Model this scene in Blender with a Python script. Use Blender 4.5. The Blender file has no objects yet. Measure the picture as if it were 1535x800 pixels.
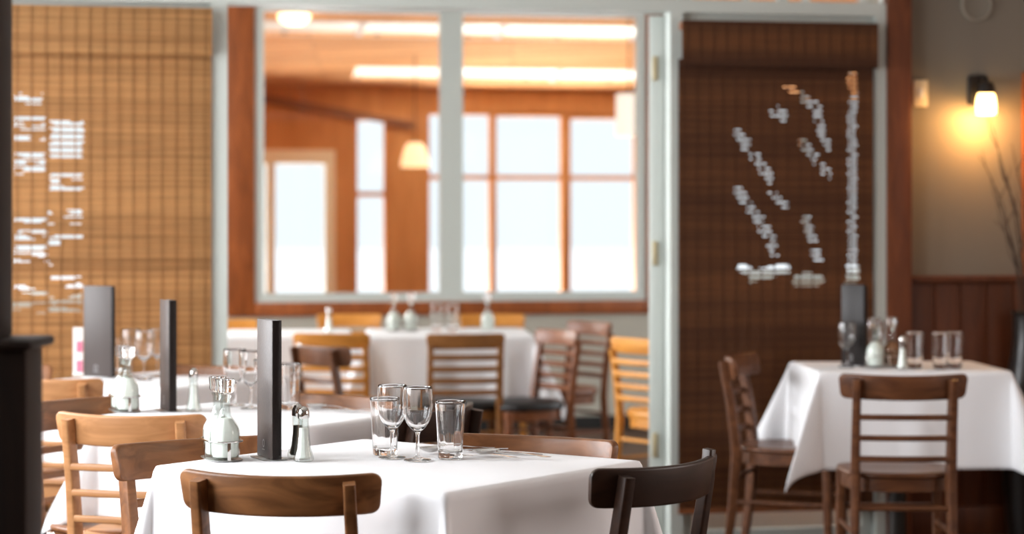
import bpy, bmesh, math, random
from math import sin, cos, pi, radians, sqrt, atan2, hypot
from mathutils import Vector, Matrix, noise

C = bpy.context.scene.collection
F = 3200.0            # focal length in pixels of the 1535 x 800 frame
HC = 1.32             # camera height
CX, HY = 767.5, 332.0 # principal column and horizon row
TZ = 0.760            # top of a laid tablecloth
YAW = radians(11)     # the building is turned a little against the view
UC, US = cos(YAW), sin(YAW)
rnd = random.Random(7)

# ------------------------------------------------------------------ placing
def at(px, D, z=0.0):
    return Vector(((px - CX) / F * D, D, z))
def on(px, py, z=TZ):                      # point of the horizontal plane z seen at a pixel
    D = (HC - z) * F / (py - HY)
    return at(px, D, z)
def UV(u, v, z=0.0):                       # building axes -> world
    return Vector((u * UC - v * US, u * US + v * UC, z))
def Q(px, v, py=None):                     # pixel -> (u, z) on the wall plane of depth v
    k = (px - CX) / F
    # u*UC - v*US = k*(u*US + v*UC)
    u = v * (k * UC + US) / (UC - k * US)
    Y = u * US + v * UC
    return (u, HC - (py - HY) / F * Y) if py is not None else u

# ------------------------------------------------------------------ materials
def nodes(name):
    m = bpy.data.materials.new(name); m.use_nodes = True
    nt = m.node_tree
    return m, nt, nt.nodes['Principled BSDF']
def pmat(name, col, rough=.5, metal=0.0, trans=0.0, ior=1.45, emit=None, es=0.0, bump=0.0, bscale=40, spec=None, alpha=None, sss=0):
    m, nt, b = nodes(name)
    b.inputs['Base Color'].default_value = (*col, 1)
    b.inputs['Roughness'].default_value = rough
    b.inputs['Metallic'].default_value = metal
    b.inputs['Transmission Weight'].default_value = trans
    b.inputs['IOR'].default_value = ior
    if spec is not None: b.inputs['Specular IOR Level'].default_value = spec
    if emit:
        b.inputs['Emission Color'].default_value = (*emit, 1)
        b.inputs['Emission Strength'].default_value = es
    if bump:
        tc = nt.nodes.new('ShaderNodeTexCoord'); n = nt.nodes.new('ShaderNodeTexNoise'); bp = nt.nodes.new('ShaderNodeBump')
        n.inputs['Scale'].default_value = bscale; n.inputs['Detail'].default_value = 4
        bp.inputs['Strength'].default_value = bump; bp.inputs['Distance'].default_value = .01
        nt.links.new(tc.outputs['Object'], n.inputs['Vector']); nt.links.new(n.outputs['Fac'], bp.inputs['Height'])
        nt.links.new(bp.outputs['Normal'], b.inputs['Normal'])
    return m
def wood(name, c1, c2, rough=.38, stretch=(2, 18, 18), scale=1.6, spec=.36, planks=None):
    m, nt, b = nodes(name)
    N = nt.nodes.new; L = nt.links.new
    tc = N('ShaderNodeTexCoord'); mp = N('ShaderNodeMapping'); mp.inputs['Scale'].default_value = stretch
    oi = N('ShaderNodeObjectInfo'); ad = N('ShaderNodeVectorMath'); ad.operation = 'ADD'
    mu = N('ShaderNodeVectorMath'); mu.operation = 'SCALE'; mu.inputs['Scale'].default_value = 13.0
    cx = N('ShaderNodeCombineXYZ')
    for i in range(3): L(oi.outputs['Random'], cx.inputs[i])
    L(cx.outputs[0], mu.inputs[0]); L(tc.outputs['Object'], ad.inputs[0]); L(mu.outputs[0], ad.inputs[1])
    L(ad.outputs[0], mp.inputs['Vector'])
    n = N('ShaderNodeTexNoise'); n.inputs['Scale'].default_value = scale; n.inputs['Detail'].default_value = 6; n.inputs['Distortion'].default_value = 1.2
    L(mp.outputs[0], n.inputs['Vector'])
    r = N('ShaderNodeValToRGB'); r.color_ramp.elements[0].position = .32; r.color_ramp.elements[1].position = .68
    r.color_ramp.elements[0].color = (*c1, 1); r.color_ramp.elements[1].color = (*c2, 1)
    L(n.outputs['Fac'], r.inputs[0])
    out = r.outputs[0]
    if planks:                               # dark joints between boards
        bw = N('ShaderNodeTexBrick'); bw.inputs['Scale'].default_value = 1
        bw.inputs['Brick Width'].default_value = planks[0]; bw.inputs['Row Height'].default_value = planks[1]
        bw.inputs['Mortar Size'].default_value = .004
        bw.inputs['Color1'].default_value = (1, 1, 1, 1); bw.inputs['Color2'].default_value = (.78, .76, .74, 1); bw.inputs['Mortar'].default_value = (.3, .28, .26, 1)
        L(tc.outputs['Object'], bw.inputs['Vector'])
        mx = N('ShaderNodeMixRGB'); mx.blend_type = 'MULTIPLY'; mx.inputs[0].default_value = 1
        L(out, mx.inputs[1]); L(bw.outputs['Color'], mx.inputs[2]); out = mx.outputs[0]
    L(out, b.inputs['Base Color'])
    b.inputs['Roughness'].default_value = rough; b.inputs['Specular IOR Level'].default_value = spec
    bp = N('ShaderNodeBump'); bp.inputs['Strength'].default_value = .06; bp.inputs['Distance'].default_value = .003
    L(n.outputs['Fac'], bp.inputs['Height']); L(bp.outputs[0], b.inputs['Normal'])
    return m
def bamboo(name, lo, hi):
    m, nt, b = nodes(name)
    N = nt.nodes.new; L = nt.links.new
    a = N('ShaderNodeAttribute'); a.attribute_name = 'tone'
    r = N('ShaderNodeValToRGB'); r.color_ramp.elements[0].color = (*lo, 1); r.color_ramp.elements[1].color = (*hi, 1)
    L(a.outputs['Fac'], r.inputs[0])
    tc = N('ShaderNodeTexCoord'); mp = N('ShaderNodeMapping'); mp.inputs['Scale'].default_value = (3, 3, 90)
    n = N('ShaderNodeTexNoise'); n.inputs['Scale'].default_value = 1.5; n.inputs['Detail'].default_value = 3
    L(tc.outputs['Object'], mp.inputs[0]); L(mp.outputs[0], n.inputs['Vector'])
    mx = N('ShaderNodeMixRGB'); mx.blend_type = 'MULTIPLY'; mx.inputs[0].default_value = .55
    L(r.outputs[0], mx.inputs[1]); L(n.outputs['Fac'], mx.inputs[2])
    L(mx.outputs[0], b.inputs['Base Color']); b.inputs['Roughness'].default_value = .6
    tr = N('ShaderNodeBsdfTranslucent'); L(mx.outputs[0], tr.inputs['Color'])
    ms = N('ShaderNodeMixShader'); ms.inputs[0].default_value = .4
    L(b.outputs[0], ms.inputs[1]); L(tr.outputs[0], ms.inputs[2])
    L(ms.outputs[0], nt.nodes['Material Output'].inputs['Surface'])
    return m
def clothmat(name, col):
    m, nt, b = nodes(name)
    N = nt.nodes.new; L = nt.links.new
    b.inputs['Base Color'].default_value = (*col, 1); b.inputs['Roughness'].default_value = .85
    b.inputs['Specular IOR Level'].default_value = .15
    tc = N('ShaderNodeTexCoord'); n = N('ShaderNodeTexNoise'); n.inputs['Scale'].default_value = 9; n.inputs['Detail'].default_value = 3
    bp = N('ShaderNodeBump'); bp.inputs['Strength'].default_value = .12; bp.inputs['Distance'].default_value = .02
    L(tc.outputs['Object'], n.inputs['Vector']); L(n.outputs['Fac'], bp.inputs['Height']); L(bp.outputs[0], b.inputs['Normal'])
    return m
def panemat(name, ior=1.3, tint=(1, 1, 1)):
    m, nt, b = nodes(name)
    N = nt.nodes.new; L = nt.links.new
    t = N('ShaderNodeBsdfTransparent'); g = N('ShaderNodeBsdfGlossy'); g.inputs['Roughness'].default_value = .02
    fr = N('ShaderNodeFresnel'); ge = N('ShaderNodeNewGeometry'); mr = N('ShaderNodeMapRange'); mr.inputs['To Min'].default_value = ior; mr.inputs['To Max'].default_value = 1 / ior
    L(ge.outputs['Backfacing'], mr.inputs['Value']); L(mr.outputs[0], fr.inputs['IOR']); t.inputs['Color'].default_value = (*tint, 1)
    mx = N('ShaderNodeMixShader'); L(fr.outputs[0], mx.inputs[0]); L(t.outputs[0], mx.inputs[1]); L(g.outputs[0], mx.inputs[2])
    L(mx.outputs[0], nt.nodes['Material Output'].inputs['Surface'])
    return m

M = {}
M['walnut'] = wood('wood_walnut', (.10, .038, .013), (.30, .128, .047), .34, (3, 10, 10))
M['mid'] = wood('wood_mid_brown', (.145, .056, .021), (.26, .105, .040), .34)
M['dark'] = wood('wood_dark', (.016, .007, .004), (.036, .015, .008), .36, spec=.35)
M['oak'] = wood('wood_light_oak', (.36, .165, .065), (.50, .245, .105), .36)
M['honey'] = wood('wood_honey', (.48, .18, .028), (.66, .29, .055), .38)
M['walnut2'] = wood('wood_deep_walnut', (.075, .027, .012), (.155, .060, .025), .34)
M['amber'] = wood('wood_amber', (.22, .088, .024), (.36, .155, .046), .38)
M['tan'] = pmat('tan_paint', (.55, .40, .32), .8)
M['red'] = wood('wood_red_brown', (.15, .048, .018), (.25, .085, .03), .36)
M['frame'] = wood('wood_cherry_trim', (.19, .048, .010), (.33, .088, .020), .42, (14, 14, 2))
M['wains'] = wood('wood_wainscot', (.070, .019, .007), (.115, .032, .011), .4, (14, 14, 1.5))
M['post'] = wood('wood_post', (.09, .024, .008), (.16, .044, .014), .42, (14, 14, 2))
M['newel'] = wood('wood_newel', (.010, .0045, .003), (.020, .009, .005), .65, (14, 14, 2), spec=.25)
M['floor'] = wood('wood_floor', (.060, .026, .013), (.115, .052, .026), .38, (1.5, 12, 12), 1.4, planks=(1.6, .12))
M['pine'] = wood('wood_pine_boards', (.78, .39, .15), (.87, .47, .20), .75, (1.2, 9, 9), 1.2, planks=(3.2, .14), spec=.1)
M['pinewall'] = wood('wood_pine_wall', (.56, .245, .085), (.68, .32, .12), .7, (9, 9, 1.2), 1.2, spec=.15)
M['pinedark'] = wood('wood_pine_beam', (.22, .085, .035), (.30, .12, .05), .5, (2, 14, 14))
M['cream'] = pmat('cream_paint', (.94, .86, .66), .5)
M['grey'] = pmat('grey_green_paint', (.52, .555, .52), .42, bump=.03)
M['wallpaint'] = pmat('warm_grey_wall', (.19, .166, .132), .8, bump=.05, bscale=90)
M['backpaint'] = pmat('stone_grey_wall', (.40, .37, .31), .8, bump=.05, bscale=90)
M['white'] = pmat('white_paint', (.75, .74, .70), .8)
M['black'] = pmat('black_paint', (.012, .011, .010), .5)
M['seat_black'] = pmat('black_vinyl', (.012, .011, .012), .42, bump=.1, bscale=60)
M['cloth'] = clothmat('white_linen', (.84, .84, .86))
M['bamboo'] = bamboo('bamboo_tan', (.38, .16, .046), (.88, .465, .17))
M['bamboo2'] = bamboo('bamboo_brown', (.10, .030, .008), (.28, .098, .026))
M['glass'] = pmat('clear_glass', (1, 1, 1), .0, trans=1.0, ior=1.46)
M['pane'] = panemat('window_glass')
M['thin'] = panemat('thin_glass', 1.5, (.93, .95, .94))
M['steel'] = pmat('polished_steel', (.62, .60, .58), .11, 1.0)
M['steel_dull'] = pmat('brushed_steel', (.50, .49, .48), .32, 1.0)
M['brass'] = pmat('hinge_brass', (.50, .42, .26), .45, .6)
M['iron'] = pmat('dark_iron', (.02, .015, .012), .45, .4)
M['salt'] = pmat('white_salt', (.88, .87, .84), .9, bump=.2, bscale=400)
M['pepper'] = pmat('ground_pepper', (.10, .085, .07), .9, bump=.3, bscale=400)
M['milk'] = pmat('white_dressing', (.95, .95, .91), .5)
M['vinegar'] = pmat('amber_vinegar', (.45, .16, .03), .1, trans=.6)
M['leather'] = pmat('taupe_leather', (.060, .047, .043), .46, spec=.45, bump=.06, bscale=160)
M['leather_dark'] = pmat('dark_leather', (.012, .008, .007), .36, spec=.25, bump=.12, bscale=160)
M['emboss'] = pmat('pale_emboss', (.26, .25, .25), .4)
M['paper'] = pmat('paper', (.82, .80, .76), .8)
M['pink'] = pmat('pink_print', (.62, .19, .28), .7)
M['bulb'] = pmat('lit_amber_glass', (1, .72, .36), .3, emit=(1, .62, .22), es=9)
M['shade_lit'] = pmat('lit_cream_shade', (.95, .84, .62), .6, emit=(1, .80, .45), es=.9)
M['globe_lit'] = pmat('lit_globe', (1, .9, .7), .4, emit=(1, .86, .55), es=3.0)
M['shade'] = pmat('lit_white_shade', (.90, .86, .76), .8, emit=(1, .93, .80), es=.8)
M['snow'] = pmat('snow', (.90, .92, .95), .9, bump=.1, bscale=.3)
M['plate_w'] = pmat('cream_plastic', (.66, .58, .42), .5)
M['twig'] = pmat('dry_twig', (.055, .032, .020), .8)
M['vase'] = pmat('dark_glaze', (.016, .012, .010), .3)
M['rim'] = pmat('pale_rim', (.30, .27, .22), .6)

# ------------------------------------------------------------------ mesh building
class MB:
    def __init__(s): s.bm = bmesh.new(); s.tone = []
    def quadbox(s, p, tone=None):            # eight corners: bottom ring, then top ring
        v = [s.bm.verts.new(q) for q in p]
        for f in ((3, 2, 1, 0), (4, 5, 6, 7), (0, 1, 5, 4), (1, 2, 6, 5), (2, 3, 7, 6), (3, 0, 4, 7)):
            s.bm.faces.new([v[i] for i in f])
        if tone is not None: s.tone += [tone] * 8
        return s
    def box(s, x0, x1, y0, y1, z0, z1, T=None):
        p = [Vector(q) for q in ((x0, y0, z0), (x1, y0, z0), (x1, y1, z0), (x0, y1, z0), (x0, y0, z1), (x1, y0, z1), (x1, y1, z1), (x0, y1, z1))]
        return s.quadbox([T(q) for q in p] if T else p)
    def ubox(s, u0, u1, v0, v1, z0, z1, tone=None):
        return s.quadbox([UV(*q) for q in ((u0, v0, z0), (u1, v0, z0), (u1, v1, z0), (u0, v1, z0), (u0, v0, z1), (u1, v0, z1), (u1, v1, z1), (u0, v1, z1))], tone)
    def rings(s, rs, close=True, caps=True):
        vs = [[s.bm.verts.new(q) for q in r] for r in rs]
        n = len(vs[0])
        for a, b in zip(vs, vs[1:]):
            for i in range(n if close else n - 1):
                j = (i + 1) % n
                s.bm.faces.new((a[i], a[j], b[j], b[i]))
        if caps and close:
            s.bm.faces.new(vs[0][::-1]); s.bm.faces.new(vs[-1])
        return s
    def sweep(s, pts, sec, side=(1, 0, 0), scale=None):
        # sec: list of (a, b) ; a along 'side', b along the third axis
        pts = [Vector(p) for p in pts]; rs = []
        for i, p in enumerate(pts):
            t = (pts[min(i + 1, len(pts) - 1)] - pts[max(i - 1, 0)]).normalized()
            sd = Vector(side); sd = (sd - t * sd.dot(t)).normalized(); up = t.cross(sd)
            k = scale[i] if scale else 1
            rs.append([p + sd * (a * k) + up * (b * k) for a, b in sec])
        return s.rings(rs)
    def lathe(s, prof, n=32, c=(0, 0, 0), closed=False):
        # prof: list of (r, z). r == 0 makes a pole.
        cx, cy, cz = c; cols = []
        for r, z in prof:
            if r < 1e-6: cols.append([s.bm.verts.new((cx, cy, cz + z))])
            else: cols.append([s.bm.verts.new((cx + r * cos(2 * pi * i / n), cy + r * sin(2 * pi * i / n), cz + z)) for i in range(n)])
        pairs = list(zip(cols, cols[1:])) + ([(cols[-1], cols[0])] if closed else [])
        for a, b in pairs:
            for i in range(n):
                j = (i + 1) % n
                if len(a) == 1 and len(b) == 1: continue
                if len(a) == 1: s.bm.faces.new((a[0], b[j], b[i]))
                elif len(b) == 1: s.bm.faces.new((a[i], a[j], b[0]))
                else: s.bm.faces.new((a[i], a[j], b[j], b[i]))
        return s
    def xform(s, T):
        for v in s.bm.verts: v.co = T(v.co)
        return s
    def mesh(s, name, smooth=True, angle=35, bevel=0.0, seg=2):
        bmesh.ops.recalc_face_normals(s.bm, faces=s.bm.faces)
        if bevel:
            ed = [e for e in s.bm.edges if len(e.link_faces) == 2 and e.calc_face_angle(0) > radians(30)]
            bmesh.ops.bevel(s.bm, geom=ed, offset=bevel, segments=seg, profile=.5, affect='EDGES', clamp_overlap=True)
        me = bpy.data.meshes.new(name); s.bm.to_mesh(me); s.bm.free()
        if s.tone:
            a = me.attributes.new('tone', 'FLOAT', 'POINT'); a.data.foreach_set('value', s.tone)
        if smooth:
            me.polygons.foreach_set('use_smooth', [True] * len(me.polygons))
            me.set_sharp_from_angle(angle=radians(angle))
        return me
def inst(name, me, mat, parent=None, label=None):
    o = bpy.data.objects.new(name, me)
    if not me.materials: me.materials.append(mat)
    o.material_slots[0].link = 'OBJECT'; o.material_slots[0].material = mat
    C.objects.link(o); o.parent = parent
    if label: o['label'] = label
    return o
def obj(name, mb, mat, parent=None, label=None, **k):
    return inst(name, mb.mesh(name, **k), mat, parent, label)
def tag(o, label, cat, group=None):
    o['label'] = label; o['category'] = cat
    if group: o['group'] = group
    return o
def thing(name, label, cat, loc=(0, 0, 0), rz=0.0, group=None):
    o = bpy.data.objects.new(name, None); C.objects.link(o)
    o.empty_display_size = .1
    o.location = loc; o.rotation_euler = (0, 0, rz)
    return tag(o, label, cat, group)
def struct(name, mb, mat, parent=None, **k):
    o = obj(name, mb, mat, parent, **k)
    if parent is None: o['kind'] = 'structure'
    return o
def copy_tree(src, parent=None):
    c = src.copy(); C.objects.link(c); c.parent = parent
    for ch in list(src.children): copy_tree(ch, c)
    return c
def circ(r, n=12, k=1.0): return [(r * cos(2 * pi * i / n), r * k * sin(2 * pi * i / n)) for i in range(n)]
def rrect(w, h, r, n=4):                    # rounded rectangle outline, centred
    out = []
    for cxs, cys, a0 in ((w / 2 - r, h / 2 - r, 0), (-w / 2 + r, h / 2 - r, pi / 2), (-w / 2 + r, -h / 2 + r, pi), (w / 2 - r, -h / 2 + r, 1.5 * pi)):
        for i in range(n + 1):
            a = a0 + pi / 2 * i / n; out.append((cxs + r * cos(a), cys + r * sin(a)))
    return out

# ------------------------------------------------------------------ the setting
VP, VB, VS = 8.48, 13.25, 18.4              # depth of the partition, of the back wall, of the sunroom's far wall
UL, UR = -1.5, 4.6                          # left and right walls of the dining room
VN = -2.2                                   # wall behind the camera
BL, BR = -3.4, 6.9                          # side walls of the back room
ZC = 2.9
S = MB(); S.ubox(BL - .3, BR + .3, VN - .2, VS + .15, -.12, 0)
struct('floor', S, M['floor'], smooth=False)
S = MB(); S.ubox(UL - .1, UR + .1, VN - .1, VP + .06, ZC, ZC + .1)
struct('ceiling', S, M['white'], smooth=False)
S = MB(); S.ubox(BL - .1, BR + .1, VP + .06, VB + .1, ZC, ZC + .1)
struct('ceiling_back', S, M['white'], smooth=False)

def holed(u0, u1, z0, z1, holes, put):      # wall with rectangular holes, as a set of blocks
    us = sorted({u0, u1, *[h[0] for h in holes], *[h[1] for h in holes]})
    for a, b in zip(us, us[1:]):
        m = (a + b) / 2; zs = z0
        for h in sorted([h for h in holes if h[0] < m < h[1]], key=lambda h: h[2]):
            if h[2] > zs: put(a, b, zs, h[2])
            zs = h[3]
        if z1 > zs: put(a, b, zs, z1)
nwin = [0]
def window(u0, u1, z0, z1, v, fw=.05, fd=.06, mat='grey', nu=1, nz=1, swap=False, bars=None, zbars=None, n=None):
    # a window: frame with bars, one pane ; swap builds it in a side wall (axes exchanged)
    nwin[0] += 1
    nm = 'window_%d' % (n or nwin[0])
    put = (lambda mb, a, b, c, d, e, f: mb.ubox(c, d, a, b, e, f)) if swap else (lambda mb, a, b, c, d, e, f: mb.ubox(a, b, c, d, e, f))
    S = MB(); h = fd / 2
    put(S, u0, u0 + fw, v - h, v + h, z0, z1); put(S, u1 - fw, u1, v - h, v + h, z0, z1)
    put(S, u0 + fw, u1 - fw, v - h, v + h, z0, z0 + fw); put(S, u0 + fw, u1 - fw, v - h, v + h, z1 - fw, z1)
    for q in (bars if bars is not None else [(u0 + (u1 - u0) * i / nu, .02) for i in range(1, nu)]):
        put(S, q[0] - q[1], q[0] + q[1], v - h * .8, v + h * .8, z0 + fw, z1 - fw)
    for q in (zbars if zbars is not None else [(z0 + (z1 - z0) * i / nz, .015) for i in range(1, nz)]):
        put(S, u0 + fw, u1 - fw, v - h * .7, v + h * .7, q[0] - q[1], q[0] + q[1])
    w = struct(nm, S, M[mat], smooth=False)
    P = MB(); put(P, u0 + fw * .5, u1 - fw * .5, v - .003, v + .003, z0 + fw * .5, z1 - fw * .5)
    obj('pane', P, M['pane'], w, smooth=False)
    return w

# left wall of the dining room with its row of windows (out of frame, where the daylight comes from)
LW = [(.9, 2.9, .75, 2.4), (3.7, 5.5, .75, 2.4), (5.8, 8.2, .75, 2.4)]
S = MB(); holed(VN, VP, 0, ZC, LW, lambda a, b, c, d: S.ubox(UL - .12, UL, a, b, c, d)); struct('wall_left', S, M['white'], smooth=False)
for a, b, c, d in LW: window(a, b, c, d, UL - .06, .06, .08, 'grey', 2, 2, True)
NW = []
S = MB(); holed(UL, UR, 0, ZC, NW, lambda a, b, c, d: S.ubox(a, b, VN - .12, VN, c, d)); struct('wall_near', S, M['tan'], smooth=False)
for a, b, c, d in NW: window(a, b, c, d, VN - .06, .06, .08, 'grey', 3, 2)
RW = [(2.2, 4.8, .8, 2.3)]  # unseen window, added to let warm fill in from the right
S = MB(); holed(VN, VP, 0, ZC, RW, lambda a, b, c, d: S.ubox(UR, UR + .12, a, b, c, d)); struct('wall_right', S, M['tan'], smooth=False)
for a, b, c, d in RW: window(a, b, c, d, UR + .06, .06, .08, 'grey', 3, 2, True)

# partition: posts, beam, blinds' glass panels, right-hand papered wall
u_l0, u_l1 = Q(316, VP), Q(340, VP)
u_d0, u_d1 = Q(1000, VP), Q(1019, VP)
u_e0, u_e1 = Q(1307, VP), Q(1322, VP)
u_r1 = Q(1358, VP)
S = MB(); S.ubox(UL, u_e1, VP - .05, VP + .06, 2.175, 2.225); struct('trim_1', S, M['grey'], smooth=False)            # header beam
S = MB(); S.ubox(UL, u_l0, VP - .008, VP + .06, 2.13, 2.175); S.ubox(u_d1, u_e0, VP - .008, VP + .06, 2.13, 2.175); struct('trim_2', S, M['grey'], smooth=False)           # moulding on it
for i, (a, b) in enumerate(((u_l0, u_l1), (u_d0, u_d1), (u_e0, u_e1))):
    S = MB(); S.ubox(a, b, VP - .05, VP + .06, 0, 2.175); struct('trim_%d' % (3 + i), S, M['grey'], smooth=False)
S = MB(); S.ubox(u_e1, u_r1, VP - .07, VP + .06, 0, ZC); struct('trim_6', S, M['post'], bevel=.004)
S = MB(); S.ubox(u_r1, UR, VP, VP + .12, 0, ZC); struct('wall_far', S, M['wallpaint'], smooth=False)
# transom lights above the beam
for i, (a, b) in enumerate(((UL, u_l0), (u_l0, u_d1), (u_d1, u_e1))):
    window(a, b, 2.225, ZC, VP, .006, .05, 'grey', 2 if i != 1 else 3, 1)
# glass doors behind the blinds
window(UL, u_l0, 0.0, 2.13, VP + .02, .09, .05, 'grey', 1, 1)
window(u_d1, u_e0, 0.0, 2.13, VP + .02, .048, .05, 'grey', 1, 1)
# an opened narrow door leaf seen edge-on at the right side of the opening
D0 = Vector((Q(975, VP), 0)); 
S = MB()
p0 = UV(Q(986, VP), VP + .04); dirv = Vector((p0.x, p0.y, 0)).normalized(); nv = Vector((-dirv.y, dirv.x, 0))
def leafbox(mb, t0, t1, d0, d1, z0, z1):
    mb.quadbox([p0 + nv * a + dirv * b + Vector((0, 0, z)) for z in (z0, z1) for a, b in ((-t0, d0), (-t1, d0), (-t1, d1), (-t0, d1))])
leafbox(S, -.026, .036, 0, .26, .02, 2.168)
dr = struct('door_1', S, M['grey'], bevel=.004)
for z in (.35, 1.14, 1.90):
    S = MB(); leafbox(S, -.012, .010, -.012, .0, z, z + .10); obj('hinge', S, M['brass'], dr, bevel=.002)

# wainscot on the right-hand wall
zc = 1.32 - (413 - HY) / F * 8.95
wain = MB()
uu = u_r1
while uu < UR - .01:
    w = min(.118, UR - uu); wain.ubox(uu + .003, uu + w - .003, VP - .018, VP, .12, zc - .03); uu += .118
wn = struct('trim_7', wain, M['wains'], bevel=.003)
S = MB(); S.ubox(u_r1, UR, VP - .008, VP, .12, zc - .03); obj('backing', S, M['frame'], wn, smooth=False)
S = MB(); S.ubox(u_r1, UR, VP - .04, VP, zc - .03, zc); struct('trim_8', S, M['wains'], bevel=.006)
S = MB(); S.ubox(u_r1, UR, VP - .03, VP, 0, .12); struct('baseboard_far', S, M['wains'], bevel=.004)
ue = Q(1531, VP)
S = MB(); S.ubox(ue, ue + .09, VP - .06, VP, zc, Q(1531, VP, 108)[1]); struct('trim_9', S, M['frame'], bevel=.004)

# near left: end of a dark timber half wall with a cap and the tall post on it
S = MB()
DN = 3.4
x1 = at(40, DN).x; zt = HC - (524 - HY) / F * DN
S.box(x1 - .55, x1, DN, DN + .12, 0, zt); struct('wall_half', S, M['newel'], bevel=.006)
S = MB(); S.box(x1 - .58, at(53, DN).x, DN - .03, DN + .15, zt, HC - (509 - HY) / F * DN); struct('trim_10', S, M['newel'], bevel=.009, seg=3)
S = MB(); xp = at(7, DN + .06).x; S.box(xp - .12, xp, DN, DN + .12, HC - (509 - HY) / F * DN, ZC); struct('trim_11', S, M['newel'], bevel=.006)

# back wall with the big interior window and two side windows
wu0, wz1 = Q(382, VB, 10); wu1, wz0 = Q(968, VB, 449)
wz1 = 1.32 + (332 - 2) / F * 13.2
lw = (Q(-40, VB), Q(160, VB), .85, 2.3); rw = (Q(1085, VB), Q(1330, VB), .95, 2.35)
cl = (Q(1030, VB), Q(1300, VB), 2.5, 2.86)
S = MB(); holed(BL, BR, 0, ZC, [(wu0, wu1, wz0, wz1), lw, rw, cl], lambda a, b, c, d: S.ubox(a, b, VB, VB + .12, c, d)); struct('wall_back', S, M['backpaint'], smooth=False)
S = MB(); S.ubox(BL, BR, VB - .02, VB, 0, .085); struct('baseboard_back', S, M['black'], smooth=False)
tw = .175
S = MB(); S.ubox(wu0 - tw, wu0, VB - .03, VB, wz0 - .085, wz1 + .05); struct('trim_12', S, M['frame'], bevel=.004)
S = MB(); S.ubox(wu0, wu1 + .16, VB - .03, VB, wz0 - .085, wz0); struct('trim_13', S, M['frame'], bevel=.004)
S = MB(); S.ubox(wu1, wu1 + .16, VB - .03, VB, wz0, wz1 + .05); struct('trim_14', S, M['frame'], bevel=.004)
um = Q(677, VB)
window(wu0, wu1, wz0, wz1, VB + .03, .055, .09, 'grey', bars=[(um, .072)])
window(*lw[:2], lw[2], lw[3], VB + .05, .05, .06, 'grey', 1, 1)
window(*rw[:2], rw[2], rw[3], VB + .05, .05, .06, 'grey', 2, 1)
window(*cl, VB + .05, .04, .06, 'grey', 3, 1)
# side walls of the back room
SW = [(8.9, 11.9, .8, 2.5)]
S = MB(); holed(VP, VB, 0, ZC, SW, lambda a, b, c, d: S.ubox(BL - .12, BL, a, b, c, d)); struct('wall_back_left', S, M['white'], smooth=False)
for a, b, c, d in SW: window(a, b, c, d, BL - .06, .06, .08, 'grey', 3, 2, True)
S = MB(); holed(VP, VB, 0, ZC, SW, lambda a, b, c, d: S.ubox(BR, BR + .12, a, b, c, d)); struct('wall_back_right', S, M['white'], smooth=False)
for a, b, c, d in SW: window(a, b, c, d, BR + .06, .06, .08, 'grey', 3, 2, True)
for i, (a, b) in enumerate(((BL, UL - .12), (UR + .12, BR))):
    S = MB(); S.ubox(a, b, VP - .06, VP + .06, 0, ZC); struct('wall_return_%s' % ('left', 'right')[i], S, M['white'], smooth=False)

# sunroom beyond the interior window
SL, SR = Q(372, VB) - .02, 6.9
zl = HC + (332 - 128) / F * 18.2             # eaves height of the far wall
sz = lambda px, py: Q(px, VS, py)
win = []                                     # (u0,u1,z0,z1)
dz0 = .02
def ws(a, b, y0, y1): 
    u0, z1 = sz(a, y0); u1, z0 = sz(b, y1); return [u0, u1, z0, z1]
door = ws(372, 502, 224, 640); door[2] = 0.0; door[0] = max(door[0], SL + .02)
n1 = ws(533, 580, 177, 470)
n2 = ws(640, 745, 168, 470); n3 = ws(738, 846, 168, 470); n4 = ws(850, 960, 168, 470)
n2 = [n2[0], sz(739, 300)[0], n2[2], n2[3]]; n3 = [sz(739, 300)[0] + .0, sz(848, 300)[0], n3[2], n3[3]]
n4 = [sz(848, 300)[0], sz(959, 300)[0] + .01, n4[2], n4[3]]
n5 = ws(1075, 1330, 132, 470)
allw = [door, n1, n2, n3, n4, n5]
for w in (n2, n3, n4): w[2], w[3] = n3[2], n3[3]
S = MB(); holed(SL, SR, 0, zl, allw, lambda a, b, c, d: S.ubox(a, b, VS, VS + .12, c, d)); struct('wall_sunroom', S, M['pinewall'], smooth=False)
zb = sz(800, 266)[1]
window(*n1, VS + .06, .018, .08, 'pinewall', zbars=[(sz(556, 291)[1], .021)])
window(*n2, VS + .06, .024, .08, 'pinewall', zbars=[(zb, .021)])
window(*n3, VS + .06, .034, .08, 'pinewall', zbars=[(zb, .021)])
window(n4[0], n4[1], n4[2], n4[3], VS + .06, .050, .08, 'pinewall', zbars=[(zb, .021)])
window(*n5, VS + .06, .045, .08, 'pinewall', 2)
# cream framed glass door
S = MB(); a, b, c, d = door
for q in ((a, a + .10, c, d), (b - .085, b, c, d), (a + .10, b - .085, d - .12, d), (a + .1, b - .085, 0, .2), (Q(400, VS), Q(412, VS), .2, d - .12)):
    S.ubox(q[0], q[1], VS - .02, VS + .08, q[2], q[3])
dd = struct('door_2', S, M['cream'], smooth=False)
P = MB(); P.ubox(a + .05, b - .05, VS + .03, VS + .036, .1, d - .05); obj('pane', P, M['pane'], dd, smooth=False)
# sloping board above the door and narrow window
u0, za = sz(372, 138); u1, zb2 = sz(618, 183)
S = MB(); S.quadbox([UV(u, v, z) for (u, z) in ((u0, za - .07), (u1, zb2 - .05)) for v in (VS - .05, VS)][:2][::1] + [UV(u1, VS, zb2 - .05), UV(u1, VS - .05, zb2 - .05)] +
                    [UV(u0, VS - .05, za), UV(u0, VS, za), UV(u1, VS, zb2), UV(u1, VS - .05, zb2)])
struct('trim_15', S, M['pinedark'], smooth=False)
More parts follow.
